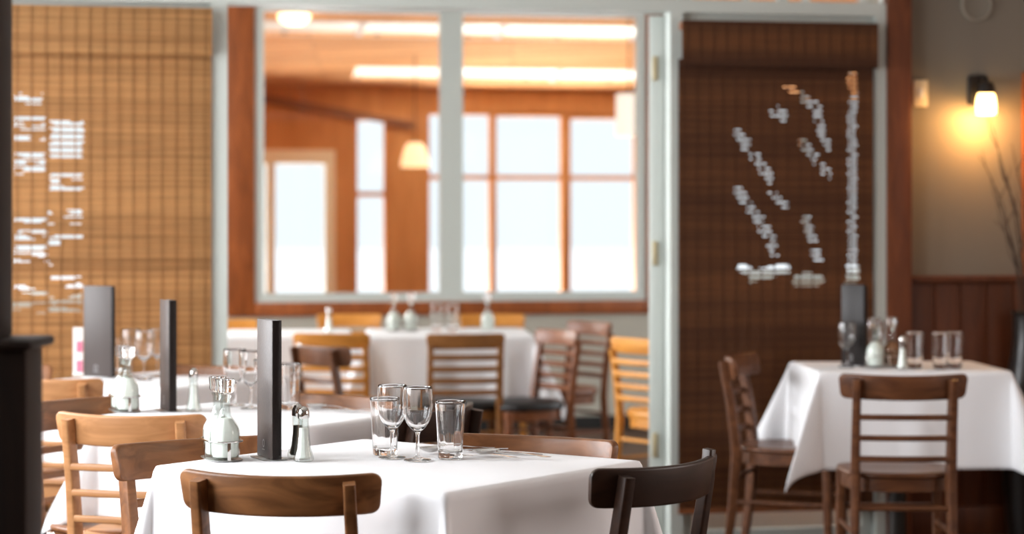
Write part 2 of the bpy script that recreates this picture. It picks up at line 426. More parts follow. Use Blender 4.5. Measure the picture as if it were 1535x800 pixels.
# sloped board ceiling with two long rooflights
SLOPE = .2
def cz(v): return zl + (VS - v) * SLOPE
def vrow(py, px=767):                        # depth where the sloped ceiling is seen at a row
    k = (HY - py) / F; best = None
    for i in range(2000):
        v = VB + (VS - VB) * i / 1999; Y = Q(px, v) * US + v * UC
        e = abs((cz(v) - HC) - k * Y)
        if best is None or e < best[0]: best = (e, v)
    return best[1]
l1 = (vrow(104), vrow(121)); l2 = (vrow(38), vrow(57))
def ceilstrip(mb, u0, u1, a, b, t=.025):
    mb.quadbox([UV(u0, a, cz(a)), UV(u1, a, cz(a)), UV(u1, b, cz(b)), UV(u0, b, cz(b)), UV(u0, a, cz(a) + t), UV(u1, a, cz(a) + t), UV(u1, b, cz(b) + t), UV(u0, b, cz(b) + t)])
s1 = (Q(538, 17.6), SR - .4); s2 = (SL + .02, SR - .4)
S = MB()
ceilstrip(S, SL, SR, VB + .12, l2[0]); ceilstrip(S, SL, SR, l2[1], l1[0]); ceilstrip(S, SL, SR, l1[1], VS + .12)
ceilstrip(S, SL, s1[0], *l1); ceilstrip(S, s1[1], SR, *l1); ceilstrip(S, SL, s2[0], *l2); ceilstrip(S, s2[1], SR, *l2)
struct('ceiling_sunroom', S, M['pine'], smooth=False)
for (a, b), l in ((s1, l1), (s2, l2)):
    nwin[0] += 1
    S = MB(); n = 5
    for i in range(1, n):
        u = a + (b - a) * i / n; ceilstrip(S, u - .025, u + .025, l[0], l[1], .06)
    ceilstrip(S, a, b, l[1] + .001, l[1] + .03, .30); ceilstrip(S, a, b, l[0] - .03, l[0] - .001, .30)
    w = struct('window_%d' % nwin[0], S, M['white'], smooth=False)
    P = MB(); P.quadbox([UV(a, l[0], cz(l[0]) + .305), UV(b, l[0], cz(l[0]) + .305), UV(b, l[1], cz(l[1]) + .305), UV(a, l[1], cz(l[1]) + .305),
                         UV(a, l[0], cz(l[0]) + .3055), UV(b, l[0], cz(l[0]) + .3055), UV(b, l[1], cz(l[1]) + .3055), UV(a, l[1], cz(l[1]) + .3055)])
    obj('pane', P, M['pane'], w, smooth=False)
S = MB(); S.ubox(SL - .12, SL, VB + .12, VS + .12, 0, cz(VB)); struct('wall_sunroom_left', S, M['pinewall'], smooth=False)
S = MB(); S.ubox(SR, SR + .12, VB + .12, VS + .12, 0, cz(VB)); struct('wall_sunroom_right', S, M['pinewall'], smooth=False)
S = MB(); S.ubox(SL - .12, SR + .12, VB, VB + .12, ZC + .1, cz(VB) + .1); struct('wall_sunroom_near', S, M['pinewall'], smooth=False)
# snow outside
S = MB(); S.box(-90, 90, -60, 130, -.6, -.35); struct('ground_outside', S, M['snow'], smooth=False)

# ------------------------------------------------------------------ bamboo blinds
def seg_d(p, a, b):
    ax, ay = a; bx, by = b; t = ((p[0] - ax) * (bx - ax) + (p[1] - ay) * (by - ay)) / max(1e-9, (bx - ax) ** 2 + (by - ay) ** 2)
    t = max(0, min(1, t)); return hypot(p[0] - ax - t * (bx - ax), p[1] - ay - t * (by - ay))
LR = [(20, 62, 141, 158), (20, 68, 176, 214), (76, 124, 178, 238), (20, 68, 228, 262), (76, 124, 262, 290), (20, 70, 318, 335), (73, 124, 312, 338),
      (20, 70, 342, 360), (73, 124, 354, 374), (20, 70, 366, 394), (20, 72, 428, 442), (73, 124, 412, 432), (15, 70, 450, 475), (73, 122, 440, 468), (73, 110, 392, 402)]
def mask_l(x, y, k):
    for i, (a, b, c, d) in enumerate(LR):
        if a < x < b and c < y < d:
            q = noise.noise(Vector((x * .028, y * .11, i * 3.7)))
            return q > (-.45 if i == 2 else -.06) and (k * 7 + i) % 4 != 0
    return False
RL = [((1107, 201), (1155, 270), 8), ((1107, 288), (1144, 339), 8), ((1144, 339), (1161, 378), 9), ((1112, 402), (1128, 412), 8), ((1128, 415), (1176, 404), 9),
      ((1198, 420), (1226, 420), 10), ((1181, 132), (1222, 164), 8), ((1222, 164), (1242, 222), 7), ((1201, 213), (1242, 264), 7), ((1161, 167), (1175, 175), 8),
      ((1207, 328), (1227, 391), 7), ((1155, 290), (1180, 310), 6)]
def mask_r(x, y, k):
    if 1271 < x < 1284 and 106 < y < 400: return k % 3 == 0
    if 1268 < x < 1287 and 400 <= y < 426: return k % 4 != 0
    for a, b, r in RL:
        dd_ = seg_d((x, y), a, b)
        if dd_ < r + 3 * noise.noise(Vector((x * .06, y * .09, 2))): return k % 3 != 0 if y > 400 else k % 3 == 0 and noise.noise(Vector((x * .09, y * .12, 5))) > -.22
def blind(name, label, u0, u1, z_top, z_val, z_bot, v, mat, mask, seed):
    r = random.Random(seed)
    t = thing(name, label, 'blind', UV((u0 + u1) / 2, v, z_bot))
    inv = t.location.copy()
    def fin(mb, nm, m): return obj(nm, mb.xform(lambda c: c - inv), m, t, smooth=False)
    def proj(u, z):
        w = UV(u, v, z); return CX + w.x / w.y * F, HY + (HC - z) / w.y * F
    def reeds(mb, za, zb, vv, holes):
        z = za; pitch = .0066; k = 0
        while z < zb:
            base = .5 + .55 * noise.noise(Vector((z * 9, seed, 0))) + r.uniform(-.22, .22)
            n = max(1, int((u1 - u0) / .006)) if holes else 1
            runs = []; start = 0
            if holes:
                jit = r.uniform(-.006, .006)
                row = []
                for i in range(n):
                    px, py = proj(u0 + (u1 - u0) * (i + .5) / n + jit, z)
                    row.append(mask(px, py, k))
                i = 0
                while i < n:
                    if row[i]: i += 1; continue
                    j = i
                    while j < n and not row[j]: j += 1
                    runs.append((u0 + (u1 - u0) * i / n, u0 + (u1 - u0) * j / n)); i = j
            else: runs = [(u0, u1)]
            dv = (.0011 if k % 2 else -.0011)
            for a, b in runs: mb.ubox(a, b, vv - .0018 + dv, vv + .0018 + dv, z - .0006, z + pitch + .0006, max(0, min(1, base)))
            z += pitch; k += 1
    def threads(mb, za, zb, vv):
        u = u0 + .02
        while u < u1:
            mb.ubox(u, u + .0045, vv - .0052, vv - .0044, za, zb, .22); u += .055
    S = MB(); reeds(S, z_bot + .02, z_val + .03, v, True); threads(S, z_bot + .02, z_val + .03, v); fin(S, 'reed_panel', mat)
    S = MB(); reeds(S, z_val, z_top, v - .058, False); threads(S, z_val, z_top, v - .058); fin(S, 'valance', mat)
    S = MB(); S.ubox(u0, u1, v - .054, v - .012, z_top - .03, z_top); fin(S, 'head_rail', M['red'])
    S = MB(); S.ubox(u0, u1, v - .008, v + .008, z_bot, z_bot + .022); fin(S, 'bottom_rail', M['red'])
    return t
vb = VP - .062
ul = Q(300, vb)
blind('bamboo_blind', 'tan woven bamboo blind, sunlit, left of the opening behind the row of tables', UL + .02, Q(317, vb), Q(160, vb, 14)[1], Q(160, vb, 81)[1], .12, vb, M['bamboo'], mask_l, 3)
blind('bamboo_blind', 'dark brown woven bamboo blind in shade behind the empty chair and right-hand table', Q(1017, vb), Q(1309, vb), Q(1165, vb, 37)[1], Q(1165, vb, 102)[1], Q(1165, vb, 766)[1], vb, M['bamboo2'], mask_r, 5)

# ------------------------------------------------------------------ chairs
def post_path(x):                            # rear leg and back post in one
    return [(x * 1.04, -.235, 0), (x * 1.02, -.205, .22), (x, -.19, .42), (x, -.196, .50), (x, -.212, .62), (x, -.236, .745), (x, -.242, .782)]
def chair_meshes(kind):
    K = {}
    wide = kind == 'cafe'
    hw, px = (.216, .163) if wide else (.183, .163)
    bow = .058 if wide else .034
    def cy(x, z=.76): return -.236 + bow * (x / .2) ** 2 - bow * .25 - (.76 - z) * -.14
    S = MB(); rs = []
    xs = [-hw + .018 + 2 * (hw - .018) * i / 24 for i in range(25)]; ed = [hw - .018 + .018 * sin(pi / 2 * i / 7) for i in range(1, 8)]
    xs = [-q for q in ed[::-1]] + xs + ed
    hh = .043 if wide else .036; zc_ = .800 - hh
    for x in xs:
        e = max(0, abs(x) - (hw - .018)); h = hh - (.018 - sqrt(max(0, .018 ** 2 - e ** 2))) * .92
        dip = -.005 * (1 - (x / hw) ** 2) if wide else 0
        slope = 2 * bow * x / .04
        n = Vector((-slope, 1, 0)).normalized()
        sec = rrect(.019, 2 * h, .006, 3)
        rs.append([Vector((x, cy(x, zc_ + b), zc_ + b + dip)) + n * a - (Vector((math.copysign(.006, x) * (0.5 - b / (2 * h)), 0, 0)) if abs(x) > hw - .02 else Vector()) for a, b in sec])
    S.rings(rs); K['crest'] = S.mesh('crest_rail', angle=50)
    sec = rrect(.028, .037, .006, 3) if wide else rrect(.026, .032, .006, 3)
    for nm, sgn in (('postL', -1), ('postR', 1)):
        off = (cy(px) - .0095 - .018) - (-.239) if wide else .0
        pts = [(x, y + (off if z > .45 else off * z / .45), z) for x, y, z in post_path(sgn * px)]
        if not wide: pts[-1] = (pts[-1][0], pts[-1][1], .735)
        S = MB(); S.sweep(pts, sec, side=(cos(.3), sgn * sin(.3), 0), scale=[.8, .95, 1.1, 1.05, 1, .95, .92]); K[nm] = S.mesh('leg', angle=40)
    zs = (.652, .580, .508) if wide else (.69, .635, .58, .525)
    for i, z in enumerate(zs):
        S = MB(); rs = []
        for j in range(13):
            x = -px + .004 + 2 * (px - .004) * j / 12
            y = -.205 - (z - .5) * .14 - .016 * (1 - (x / px) ** 2) - .006
            hz = .010 if wide else .013
            rs.append([Vector((x, y + a, z + b)) for a, b in rrect(.011, 2 * hz, .004, 2)])
        S.rings(rs); K['slat%d' % i] = S.mesh('slat', angle=50)
    # seat: rounded, a little wider at the front
    def seat_out(k, z):
        out = []
        for i in range(40):
            a = 2 * pi * i / 40; c, s = cos(a), sin(a); p = 3.2
            r = 1 / (abs(c) ** p + abs(s) ** p) ** (1 / p)
            y = .185 * s * r * k - .012; x = (.195 + .018 * s * r) * c * r * k
            out.append(Vector((x, y - .005, z)))
        return out
    S = MB(); S.rings([seat_out(.5, .436), seat_out(.96, .436), seat_out(1, .442), seat_out(1, .450), seat_out(.975, .456), seat_out(.6, .449), seat_out(.25, .446)]) if wide else \
        S.rings([seat_out(.5, .436), seat_out(.98, .436), seat_out(1, .445), seat_out(1, .462), seat_out(.95, .474), seat_out(.6, .480), seat_out(.25, .482)])
    K['seat'] = S.mesh('seat', angle=60)
    S = MB()
    S.rings([seat_out(.93, .39), seat_out(.93, .4355), seat_out(.86, .4355), seat_out(.86, .39), seat_out(.93, .39)], caps=False); K['frame'] = S.mesh('seat_frame', angle=40)
    for nm, sgn in (('legL', -1), ('legR', 1)):
        S = MB(); S.sweep([(sgn * .178, .168, 0), (sgn * .174, .163, .2), (sgn * .170, .158, .437)], rrect(.034, .034, .008, 3), scale=[.72, .9, 1]); K[nm] = S.mesh('leg', angle=40)
    def bar(a, b): 
        S = MB(); S.sweep([a, b], circ(.009, 10), side=(0, 0, 1)); return S.mesh('stretcher', angle=50)
    for i, sgn in enumerate((-1, 1)): K['st%d' % i] = bar((sgn * .166, -.205, .245), (sgn * .173, .162, .245))
    K['st2'] = bar((-.165, -.195, .335), (.165, -.195, .335))
    K['st3'] = bar((-.174, .162, .30), (.174, .162, .30))
    return K
CH = {'cafe': chair_meshes('cafe'), 'ladder': chair_meshes('ladder')}
CH['odd'] = dict(CH['cafe'])            # one post of this chair stands in front of the rail and rises above it
S = MB(); S.sweep([(x, y + (.030 if z > .45 else .03 * z / .45), z if z < .78 else .812) for x, y, z in post_path(.168)], rrect(.026, .032, .006, 3), scale=[.8, .95, 1.1, 1.05, 1, .92, .8])
CH['odd']['postR'] = S.mesh('leg', angle=40, bevel=.004)
def chair(px, D, yaw, facing, wood_, label, kind='cafe', seat=None, group=None, dx=0):
    a = radians(yaw); d = Vector((cos(a), sin(a)))
    ang = a if facing == 'away' else a + pi
    c = at(px, D); loc = Vector((c.x, c.y)) - Vector((-sin(ang), cos(ang))) * -.225
    t = thing('dining_chair', label, 'chair', (loc.x, loc.y, 0), ang, group)
    K = CH[kind]; m = M[wood_]
    inst('crest_rail', K['crest'], m, t)
    for k in ('postL', 'postR', 'legL', 'legR'): inst('leg', K[k], m, t)
    for k in [k for k in K if k.startswith('slat')]: inst('slat', K[k], m, t)
    inst('seat', K['seat'], M[seat] if seat else m, t, 'black padded seat' if seat else None)
    inst('seat_frame', K['frame'], m, t)
    for k in ('st0', 'st1', 'st2', 'st3'): inst('stretcher', K[k], m, t)
    return t
g = 'chairs in the row of white tables'
chair(413, 4.44, -11, 'away', 'walnut', 'walnut chair with streaky grain, its back to us in front of the foremost table', group=g)
chair(286, 5.13, 34, 'toward', 'mid', 'brown chair facing us from the far left side of the foremost table, worn post corner', group=g)
chair(189, 5.80, -13, 'away', 'oak', 'light oak ladder-back chair with its back to us at the second table', group=g)
chair(112, 6.30, 52, 'toward', 'mid', 'brown chair facing the second table, just right of the dark newel post', group=g)
chair(58, 7.13, -13, 'away', 'oak', 'light brown chair backing onto the second table, in front of the tall broad menu', group=g)
chair(-14, 7.72, 30, 'toward', 'mid', 'brown chair by the tan blind, mostly hidden behind the dark newel post', group=g)
chair(809, 5.20, -25, 'toward', 'mid', 'brown chair facing us across the foremost table, behind the cutlery', group=g)
chair(529, 6.40, -40, 'toward', 'mid', 'brown chair facing us across the second table, behind the foremost wine glasses', group=g)
chair(338, 7.72, -30, 'toward', 'mid', 'brown chair facing us across the third table, beside the pale left post', group=g)
cr = chair(1001, 4.64, 48, 'away', 'dark', 'nearly black chair turned to the right end of the foremost table', 'odd', group=g)
chair(662, 5.98, 60, 'away', 'dark', 'dark chair at the right end of the second table, seen behind the foremost tumbler', group=g)
for ch in cr.children:
    if ch.name.startswith('slat'): ch.location.z = -.045
g = 'chairs around the right-hand table'
chair(1356, 7.3, -2, 'away', 'walnut2', 'walnut ladder-back chair with its back to us at the right-hand table', group=g)
chair(1104, 8.36, 72, 'toward', 'walnut2', 'brown chair seen from the side, standing left of the right-hand table before the dark blind', group=g)
g = 'chairs in the back room'
chair(474, 9.05, -55, 'away', 'walnut2', 'dark brown chair in the opening, left of the centre, in front of the honey chair', 'cafe', group=g)
chair(497, 9.95, -8, 'away', 'honey', 'honey coloured chair with slats behind the dark brown one', 'ladder', group=g)
chair(698, 9.92, 8, 'away', 'amber', 'amber-brown chair with black seat, its back to us in front of the back table', 'ladder', 'seat_black', group=g)
chair(836, 10.25, -58, 'toward', 'red', 'dark red-brown ladder-back chair at the right end of the back table', 'ladder', 'seat_black', group=g)
chair(884, 11.1, -55, 'toward', 'red', 'red-brown chair with a shiny top rail, behind the one at the table end', 'ladder', group=g)
chair(958, 9.55, -50, 'away', 'honey', 'honey coloured ladder-back chair beside the pale open door', 'ladder', group=g)
chair(335, 11.35, 10, 'toward', 'honey', 'honey coloured chair half hidden by the left post, beyond the back tables', 'ladder', group=g)
chair(738, 12.0, 0, 'toward', 'honey', 'honey coloured chair under the window, beyond the right back table', 'ladder', group=g)
chair(524, 12.0, 0, 'toward', 'honey', 'honey coloured chair under the window, beyond the left back table', 'ladder', group=g)

# ------------------------------------------------------------------ tables and cloths
def table(near, ang, w, d, label, group=None, over=(.29, .29), seed=1, clabel='', h=TZ, flare=.42, wave_k=.007, crease=None):
    # near = world corner, ang = direction of the edge running to the right/away, w along it, d along its left-hand normal
    e1 = Vector((cos(ang), sin(ang), 0)); e2 = Vector((-sin(ang), cos(ang), 0))
    cen = Vector((near.x, near.y, 0)) + e1 * (w / 2) + e2 * (d / 2)
    t = thing('dining_table', label, 'table', cen, ang, 'tables under white cloths')
    S = MB(); S.box(-w / 2 + .008, w / 2 - .008, -d / 2 + .008, d / 2 - .008, h - .036, h - .004); obj('tabletop', S, M['dark'], t, bevel=.006)
    S = MB(); S.lathe([(0, .03), (.038, .03), (.034, .1), (.034, h - .06), (.13, h - .045), (.13, h - .036), (0, h - .036)], 24); obj('pedestal', S, M['iron'], t)
    S = MB()
    for k in range(4):
        a = k * pi / 2 + pi / 4; c_, s_ = cos(a), sin(a)
        S.sweep([(0, 0, .045), (.15 * c_, .15 * s_, .035), (.30 * c_, .30 * s_, .012)], rrect(.05, .022, .006, 2), side=(-s_, c_, 0))
    obj('base', S, M['iron'], t)
    # cloth
    r = random.Random(seed); ph = [r.uniform(0, 6.28) for _ in range(8)]
    ox, oy = over
    def axis(half, o):
        inner = [(-half + .02) + (2 * half - .04) * i / 16 for i in range(17)]
        edge = [half - .02 + (.02 + o) * (i / 26) ** 1.0 for i in range(1, 27)]
        return [-q for q in edge[::-1]] + inner + edge
    us = axis(w / 2, ox); vs = axis(d / 2, oy); R = .014
    def place(u, v):
        au, av = max(0, abs(u) - (w / 2 - R)), max(0, abs(v) - (d / 2 - R))
        su, sv = math.copysign(1, u), math.copysign(1, v)
        bu, bv = max(-w / 2 + R, min(w / 2 - R, u)), max(-d / 2 + R, min(d / 2 - R, v))
        l = hypot(au, av)
        if l < 1e-6:
            return Vector((u, v, h + .0008 * noise.noise(Vector((u * 5, v * 5, seed)))))
        nx, ny = au / l * su, av / l * sv
        arc = R * pi / 2
        if l < arc:
            q = l / R; return Vector((bu + nx * R * sin(q), bv + ny * R * sin(q), h - R * (1 - cos(q))))
        drop = l - arc
        th = atan2(av, au); cor = sin(2 * th) if au and av else 0.0
        out = drop * (.05 + flare * max(0, cor) ** 1.2)
        along = (v if au > av else u)
        fade = min(1, drop / .25)
        wave = (1 - max(0, cor)) * fade * wave_k * (sin(along * 17 + ph[0]) + .6 * sin(along * 31 + ph[1] + su) + .5 * sin(along * 9 + ph[2] + sv))
        out += wave
        if crease is not None and sv < 0 and av > au: out += .0045 * math.exp(-((u - crease) / .007) ** 2) * fade
        # corner flap: fold sideways a little so that it reads as a soft cone
        dn = sqrt(max(1e-6, drop ** 2 - min(out, drop * .9) ** 2))
        tw_ = max(0, cor) * drop * .10 * sin(4 * th)
        return Vector((bu + nx * (R + out) - ny * tw_, bv + ny * (R + out) + nx * tw_, h - R - dn))
    S = MB(); g_ = [[S.bm.verts.new(place(u, v)) for u in us] for v in vs]
    for i in range(len(vs) - 1):
        for j in range(len(us) - 1): S.bm.faces.new((g_[i][j], g_[i][j + 1], g_[i + 1][j + 1], g_[i + 1][j]))
    S.bm.normal_update()
    c = obj('tablecloth', S, M['cloth'], angle=80)
    so = c.modifiers.new('thick', 'SOLIDIFY'); so.thickness = .0016; so.offset = -1
    c.location = cen; c.rotation_euler = (0, 0, ang)
    tag(c, clabel, 'tablecloth', 'white tablecloths')
    return t
A1 = atan2(.807, .59)
table(on(668, 739), A1, .76, .86, 'table under the foremost white cloth, carrying the sharp wine glasses', seed=1, flare=.24, wave_k=.005, clabel='foremost white tablecloth with a sharp fold at its corner')
table(on(447, 641), radians(58), .54, .74, 'second table of the row, behind the foremost one', seed=2, clabel='white tablecloth of the second table, behind the foremost one')
table(on(252, 581), radians(54), .62, .62, 'third table of the row, nearest the tan blind', seed=3, clabel='white tablecloth of the third table, nearest the tan blind')
n6 = on(1225, 557)
table(n6, radians(3), .745, .60, 'table beside the papered wall with the lit lamp', over=(.31, .36), crease=.0, seed=4, clabel='white tablecloth with hanging corner points on the right-hand table')
table(at(549, 10.4), radians(4), .83, .80, 'back table below the window, at the right of the pair', over=(.29, .33), wave_k=.020, seed=5, clabel='white tablecloth with soft folds on the right back table')
table(at(328, 10.4), radians(4), .64, .70, 'back table below the window, at the left of the pair', over=(.29, .33), seed=6, clabel='white tablecloth on the left back table by the pale post')

# ------------------------------------------------------------------ table ware
def arcpts(pts, n=6):                        # smooth a polyline (Catmull-Rom) for lathe profiles
    out = []
    for i in range(len(pts) - 1):
        p0, p1, p2, p3 = pts[max(i - 1, 0)], pts[i], pts[i + 1], pts[min(i + 2, len(pts) - 1)]
        for k in range(n):
            t = k / n
            f = lambda a, b, c, d: .5 * ((2 * b) + (-a + c) * t + (2 * a - 5 * b + 4 * c - d) * t * t + (-a + 3 * b - 3 * c + d) * t ** 3)
            out.append((max(0, f(p0[0], p1[0], p2[0], p3[0])), f(p0[1], p1[1], p2[1], p3[1])))
    return out + [pts[-1]]
TW = {}
def wineglass_mesh():
    outer = [(0, .0005), (.026, .0005), (.0305, .0012), (.0310, .0022), (.027, .0040), (.012, .0065), (.0052, .012), (.0043, .030), (.0044, .052), (.0062, .062), (.018, .073), (.0290, .090), (.0335, .112), (.0335, .136), (.0322, .1600)]
    inner = [(.0316, .1606), (.0308, .1600), (.0320, .136), (.0320, .112), (.0275, .0915), (.0165, .0755), (.006, .070), (0, .0695)]
    return MB().lathe(arcpts(outer, 4) + inner[:2] + arcpts(inner[1:], 4)[1:], 40).xform(lambda c: Vector((c.x * 1.05, c.y * 1.05, c.z * 1.08))).mesh('glass_body', angle=60)
def tumbler_mesh():
    n = 48; S = MB()
    prof = [(0, .003), (.018, .002), (.0235, 0), (.0255, .003), (.0262, .012), (.0275, .035), (.0318, .130), (.0326, .1360), (.0320, .1375), (.0310, .1362), (.0302, .130), (.0262, .035), (.0245, .020), (.018, .0155), (0, .0145)]
    S.lathe(prof, n)
    for v in S.bm.verts:                     # soft facets up to two thirds of the outside
        r = hypot(v.co.x, v.co.y)
        if r > .0255 - 1e-4 and .004 < v.co.z < .125 and r > .0250 + (v.co.z - .004) * .045:
            a = atan2(v.co.y, v.co.x); k = 1 - .022 * abs(sin(a * 5)); v.co.x *= k; v.co.y *= k
    S.xform(lambda c: Vector((c.x * 1.12, c.y * 1.12, c.z)))
    return S.mesh('glass_body', angle=50)
TW['wine'] = wineglass_mesh(); TW['tumbler'] = tumbler_mesh()
def faceted(prof, nf, depth, n=48):
    S = MB(); S.lathe(prof, n)
    for v in S.bm.verts:
        a = atan2(v.co.y, v.co.x); k = 1 - depth * (abs(sin(a * nf / 2)) ** 1.5); v.co.x *= k; v.co.y *= k
    return S
bo = [(0, .0005), (.026, .0005), (.0315, .003), (.0345, .012), (.0362, .050), (.0362, .064), (.0335, .076), (.0240, .089), (.0150, .100), (.0122, .112), (.0115, .125), (.0118, .142), (.0150, .147), (.0150, .150)]
bi = [(.0120, .150), (.0095, .143), (.0092, .125), (.0100, .112), (.0126, .101), (.0215, .088), (.0310, .0745), (.0338, .063), (.0338, .050), (.0320, .012), (.028, .005), (0, .0045)]
TW['cruet'] = faceted(bo + bi, 10, .05).mesh('bottle_body', angle=40)
cont = [(0, .0052), (.027, .0056), (.0314, .012), (.0331, .050), (.0331, .0625), (.0303, .074), (.0208, .0875), (.0150, .0945), (.0135, .0955), (0, .0955)]
TW['content'] = faceted(cont, 10, .05).mesh('content', angle=40)
TW['stopper'] = faceted([(0, .132), (.0070, .132), (.0085, .148), (.0086, .1515), (.0125, .153), (.0190, .1565), (.0212, .162), (.0208, .168), (.0216, .178), (.0222, .186), (.0200, .1885), (.0140, .1868), (0, .183)], 8, .20).mesh('stopper', angle=30)
so_ = [(0, .0005), (.020, .0005), (.0245, .003), (.0240, .009), (.0175, .030), (.0138, .062), (.0128, .092), (.0122, .100)]
si_ = [(.0100, .100), (.0104, .092), (.0112, .062), (.0148, .030), (.0195, .012), (.017, .008), (0, .008)]
TW['shaker'] = faceted(so_ + si_, 10, .05).mesh('shaker_body', angle=40)
TW['salt'] = faceted([(0, .0085), (.0165, .0086), (.0187, .012), (.0144, .030), (.0110, .060), (.0104, .078), (0, .079)], 10, .05).mesh('content', angle=40)
TW['cap'] = MB().lathe([(0, .101), (.0128, .1005), (.0138, .102), (.0136, .113), (.0128, .119), (.0098, .125), (.005, .1282), (0, .129)], 28).mesh('cap', angle=40)
def hc():
    S = MB()
    for k in range(7):
        a = k * 2 * pi / 6; r = .0052 if k < 6 else 0
        S.lathe([(0, .1262), (.0011, .1262), (.0011, .1295 - (0.0012 if k < 6 else 0)), (0, .1295 - (0.0012 if k < 6 else 0))], 8, (r * cos(a), r * sin(a), 0))
    return S.mesh('holes')
TW['holes'] = hc()
DZ = TZ + .0009
def ware(kind, p, label, group=None, rz=0.0, **k):
    loc = (p.x, p.y, DZ)
    if kind == 'wine':
        t = inst('wine_glass', TW['wine'], M['glass']); tag(t, label, 'glass', group)
    elif kind == 'tumbler':
        t = inst('tumbler', TW['tumbler'], M['glass']); tag(t, label, 'glass', group)
    elif kind == 'cruet':
        t = thing('cruet_bottle', label, 'bottle', group=group)
        inst('bottle_body', TW['cruet'], M['thin'], t); inst('content', TW['content'], M[k.get('fill', 'milk')], t); inst('stopper', TW['stopper'], M['glass'], t)
        loc = (p.x, p.y, DZ + .0035)
    elif kind == 'shaker':
        t = thing('shaker', label, 'shaker', group=group)
        inst('shaker_body', TW['shaker'], M['thin'], t); inst('content', TW['salt'], M[k.get('fill', 'salt')], t)
        c = inst('cap', TW['cap'], M['steel'], t); inst('hole', TW['holes'], M['iron'], c)
    t.location = loc; t.rotation_euler = (0, 0, rz)
    return t
def caddy(p, label, dirv, sep=.05):
    # flat tray with an oval wire ring and upright straps
    t = thing('cruet_caddy', label, 'caddy', (p.x, p.y, DZ), atan2(dirv.y, dirv.x), 'cruet caddies on the tables')
    def oval(r, n=48): 
        out = []
        for i in range(n):
            a = 2 * pi * i / n; out.append((r * cos(a) + math.copysign(sep / 2, cos(a)) * min(1, abs(cos(a)) * 3), r * sin(a)))
        return out
    S = MB(); o = oval(.040)
    S.rings([[Vector((x * k, y * k, z)) for x, y in o] for k, z in ((.97, 0), (1.0, .0006), (1.03, .0030), (1.01, .0033), (.97, .0028), (.5, .0028))]); obj('tray', S, M['steel_dull'], t, angle=50)
    S = MB(); o = oval(.0405); pts = [Vector((x, y, .046)) for x, y in o]
    rs = []
    for i in range(len(pts)):
        tn = (pts[(i + 1) % len(pts)] - pts[i - 1]).normalized(); sd = Vector((tn.y, -tn.x, 0))
        rs.append([pts[i] + sd * a + Vector((0, 0, b)) for a, b in circ(.0022, 8)])
    rs.append(rs[0]); S.rings(rs, caps=False); obj('ring', S, M['steel'], t, angle=60)
    for sy in (-1, 1):
        S = MB(); S.box(-.004, .004, sy * .0395 - .0008, sy * .0395 + .0008, .002, .047); obj('strap', S, M['steel'], t, bevel=.0004)
    for sx in (-1, 1):
        x = sx * (.0405 + sep / 2); S = MB(); S.box(x - .0008, x + .0008, -.004, .004, .002, .047); obj('strap', S, M['steel'], t, bevel=.0004)
    return t
def menu(p, ang, label, w=.118, h=.328, th=.022, dark=False):
    # tall closed menu book standing on end; local x = across the cover from the fore edge (-) to the spine (+)
    t = thing('menu_book', label, 'menu', (p.x, p.y, DZ), ang, 'menus standing on the tables')
    m = M['leather_dark'] if dark else M['leather']
    for y0, nm in ((-th / 2, 'cover'), (th / 2 - .003, 'cover')):
        S = MB(); S.box(-w + .004, -.002, y0, y0 + .003, .003, h); obj(nm, S, m, t, bevel=.001)
    S = MB(); sec = [(x, y) for x, y in [(-.003, -th / 2), (.0015, -th / 2), (.0032, -th / 2 + .002), (.0036, 0), (.0032, th / 2 - .002), (.0015, th / 2), (-.003, th / 2), (.001, th / 2 - .004), (.001, -th / 2 + .004)]]
    S.rings([[Vector((x, y, z)) for x, y in sec] for z in (.003, h)]); obj('spine', S, M['leather_dark'], t, angle=40, label='dark spine')
    S = MB(); S.box(-w + .010, -.004, -th / 2 + .0034, th / 2 - .0034, .006, h - .006); obj('pages', S, M['paper'], t)
    S = MB(); S.box(-w * .5 - .05, -w * .5 + .05, -.03, .03, 0, .0026); obj('base_plate', S, M['steel_dull'], t, bevel=.001)
    S = MB()                                  # small embossed mark low on the cover: a ring with a stroke under it
    for k in range(14):
        a0, a1 = 2 * pi * k / 14, 2 * pi * (k + 1) / 14
        S.quadbox([Vector((-w * .55 + r * cos(a), -th / 2 - .0005 * q, .036 + r * 1.2 * sin(a))) for q in (0, 1) for a, r in ((a0, .008), (a1, .008), (a1, .006), (a0, .006))])
    S.box(-w * .55 - .010, -w * .55 + .010, -th / 2 - .0005, -th / 2, .020, .0225); obj('emblem', S, M['emboss'], t, smooth=False)
    return t

# foremost table
q = on(334, 690); dv = Vector((.93, .36, 0)).normalized()
back = on(327, 686); front = q
cd = Vector((.42, -.9, 0)).normalized(); cc = on(333, 688)
def two_cruets(c, direction, sep, labels, fills=('milk', 'milk'), clabel=''):
    caddy(c, clabel, direction, sep)
    for s, l, f in zip((-1, 1), labels, fills): ware('cruet', c + direction * (s * (sep / 2 + .0005) * 1.0), l, 'cruet bottles in caddies', fill=f, rz=.3 * s)
two_cruets(on(332, 688), Vector((.36, -.933, 0)), .074, ('rear glass cruet in the caddy on the foremost table', 'front glass cruet of white dressing on the foremost table'), clabel='wire cruet caddy with a steel ring on the foremost table')
menu(on(415, 691), atan2(-.907, .42), 'tall grey menu on end between cruet and shakers, foremost table')
ware('shaker', on(446, 687), 'pepper shaker half behind the salt on the foremost table', 'salt and pepper shakers', fill='pepper')
ware('shaker', on(455, 692), 'ribbed glass salt shaker with a steel cap on the foremost table', 'salt and pepper shakers')
gl = 'drinking glasses on the tables'
ware('tumbler', on(577, 682), 'tumbler behind the left wine glass on the foremost table', gl)
ware('wine', on(588, 687), 'left wine glass of the sharp pair on the foremost table', gl)
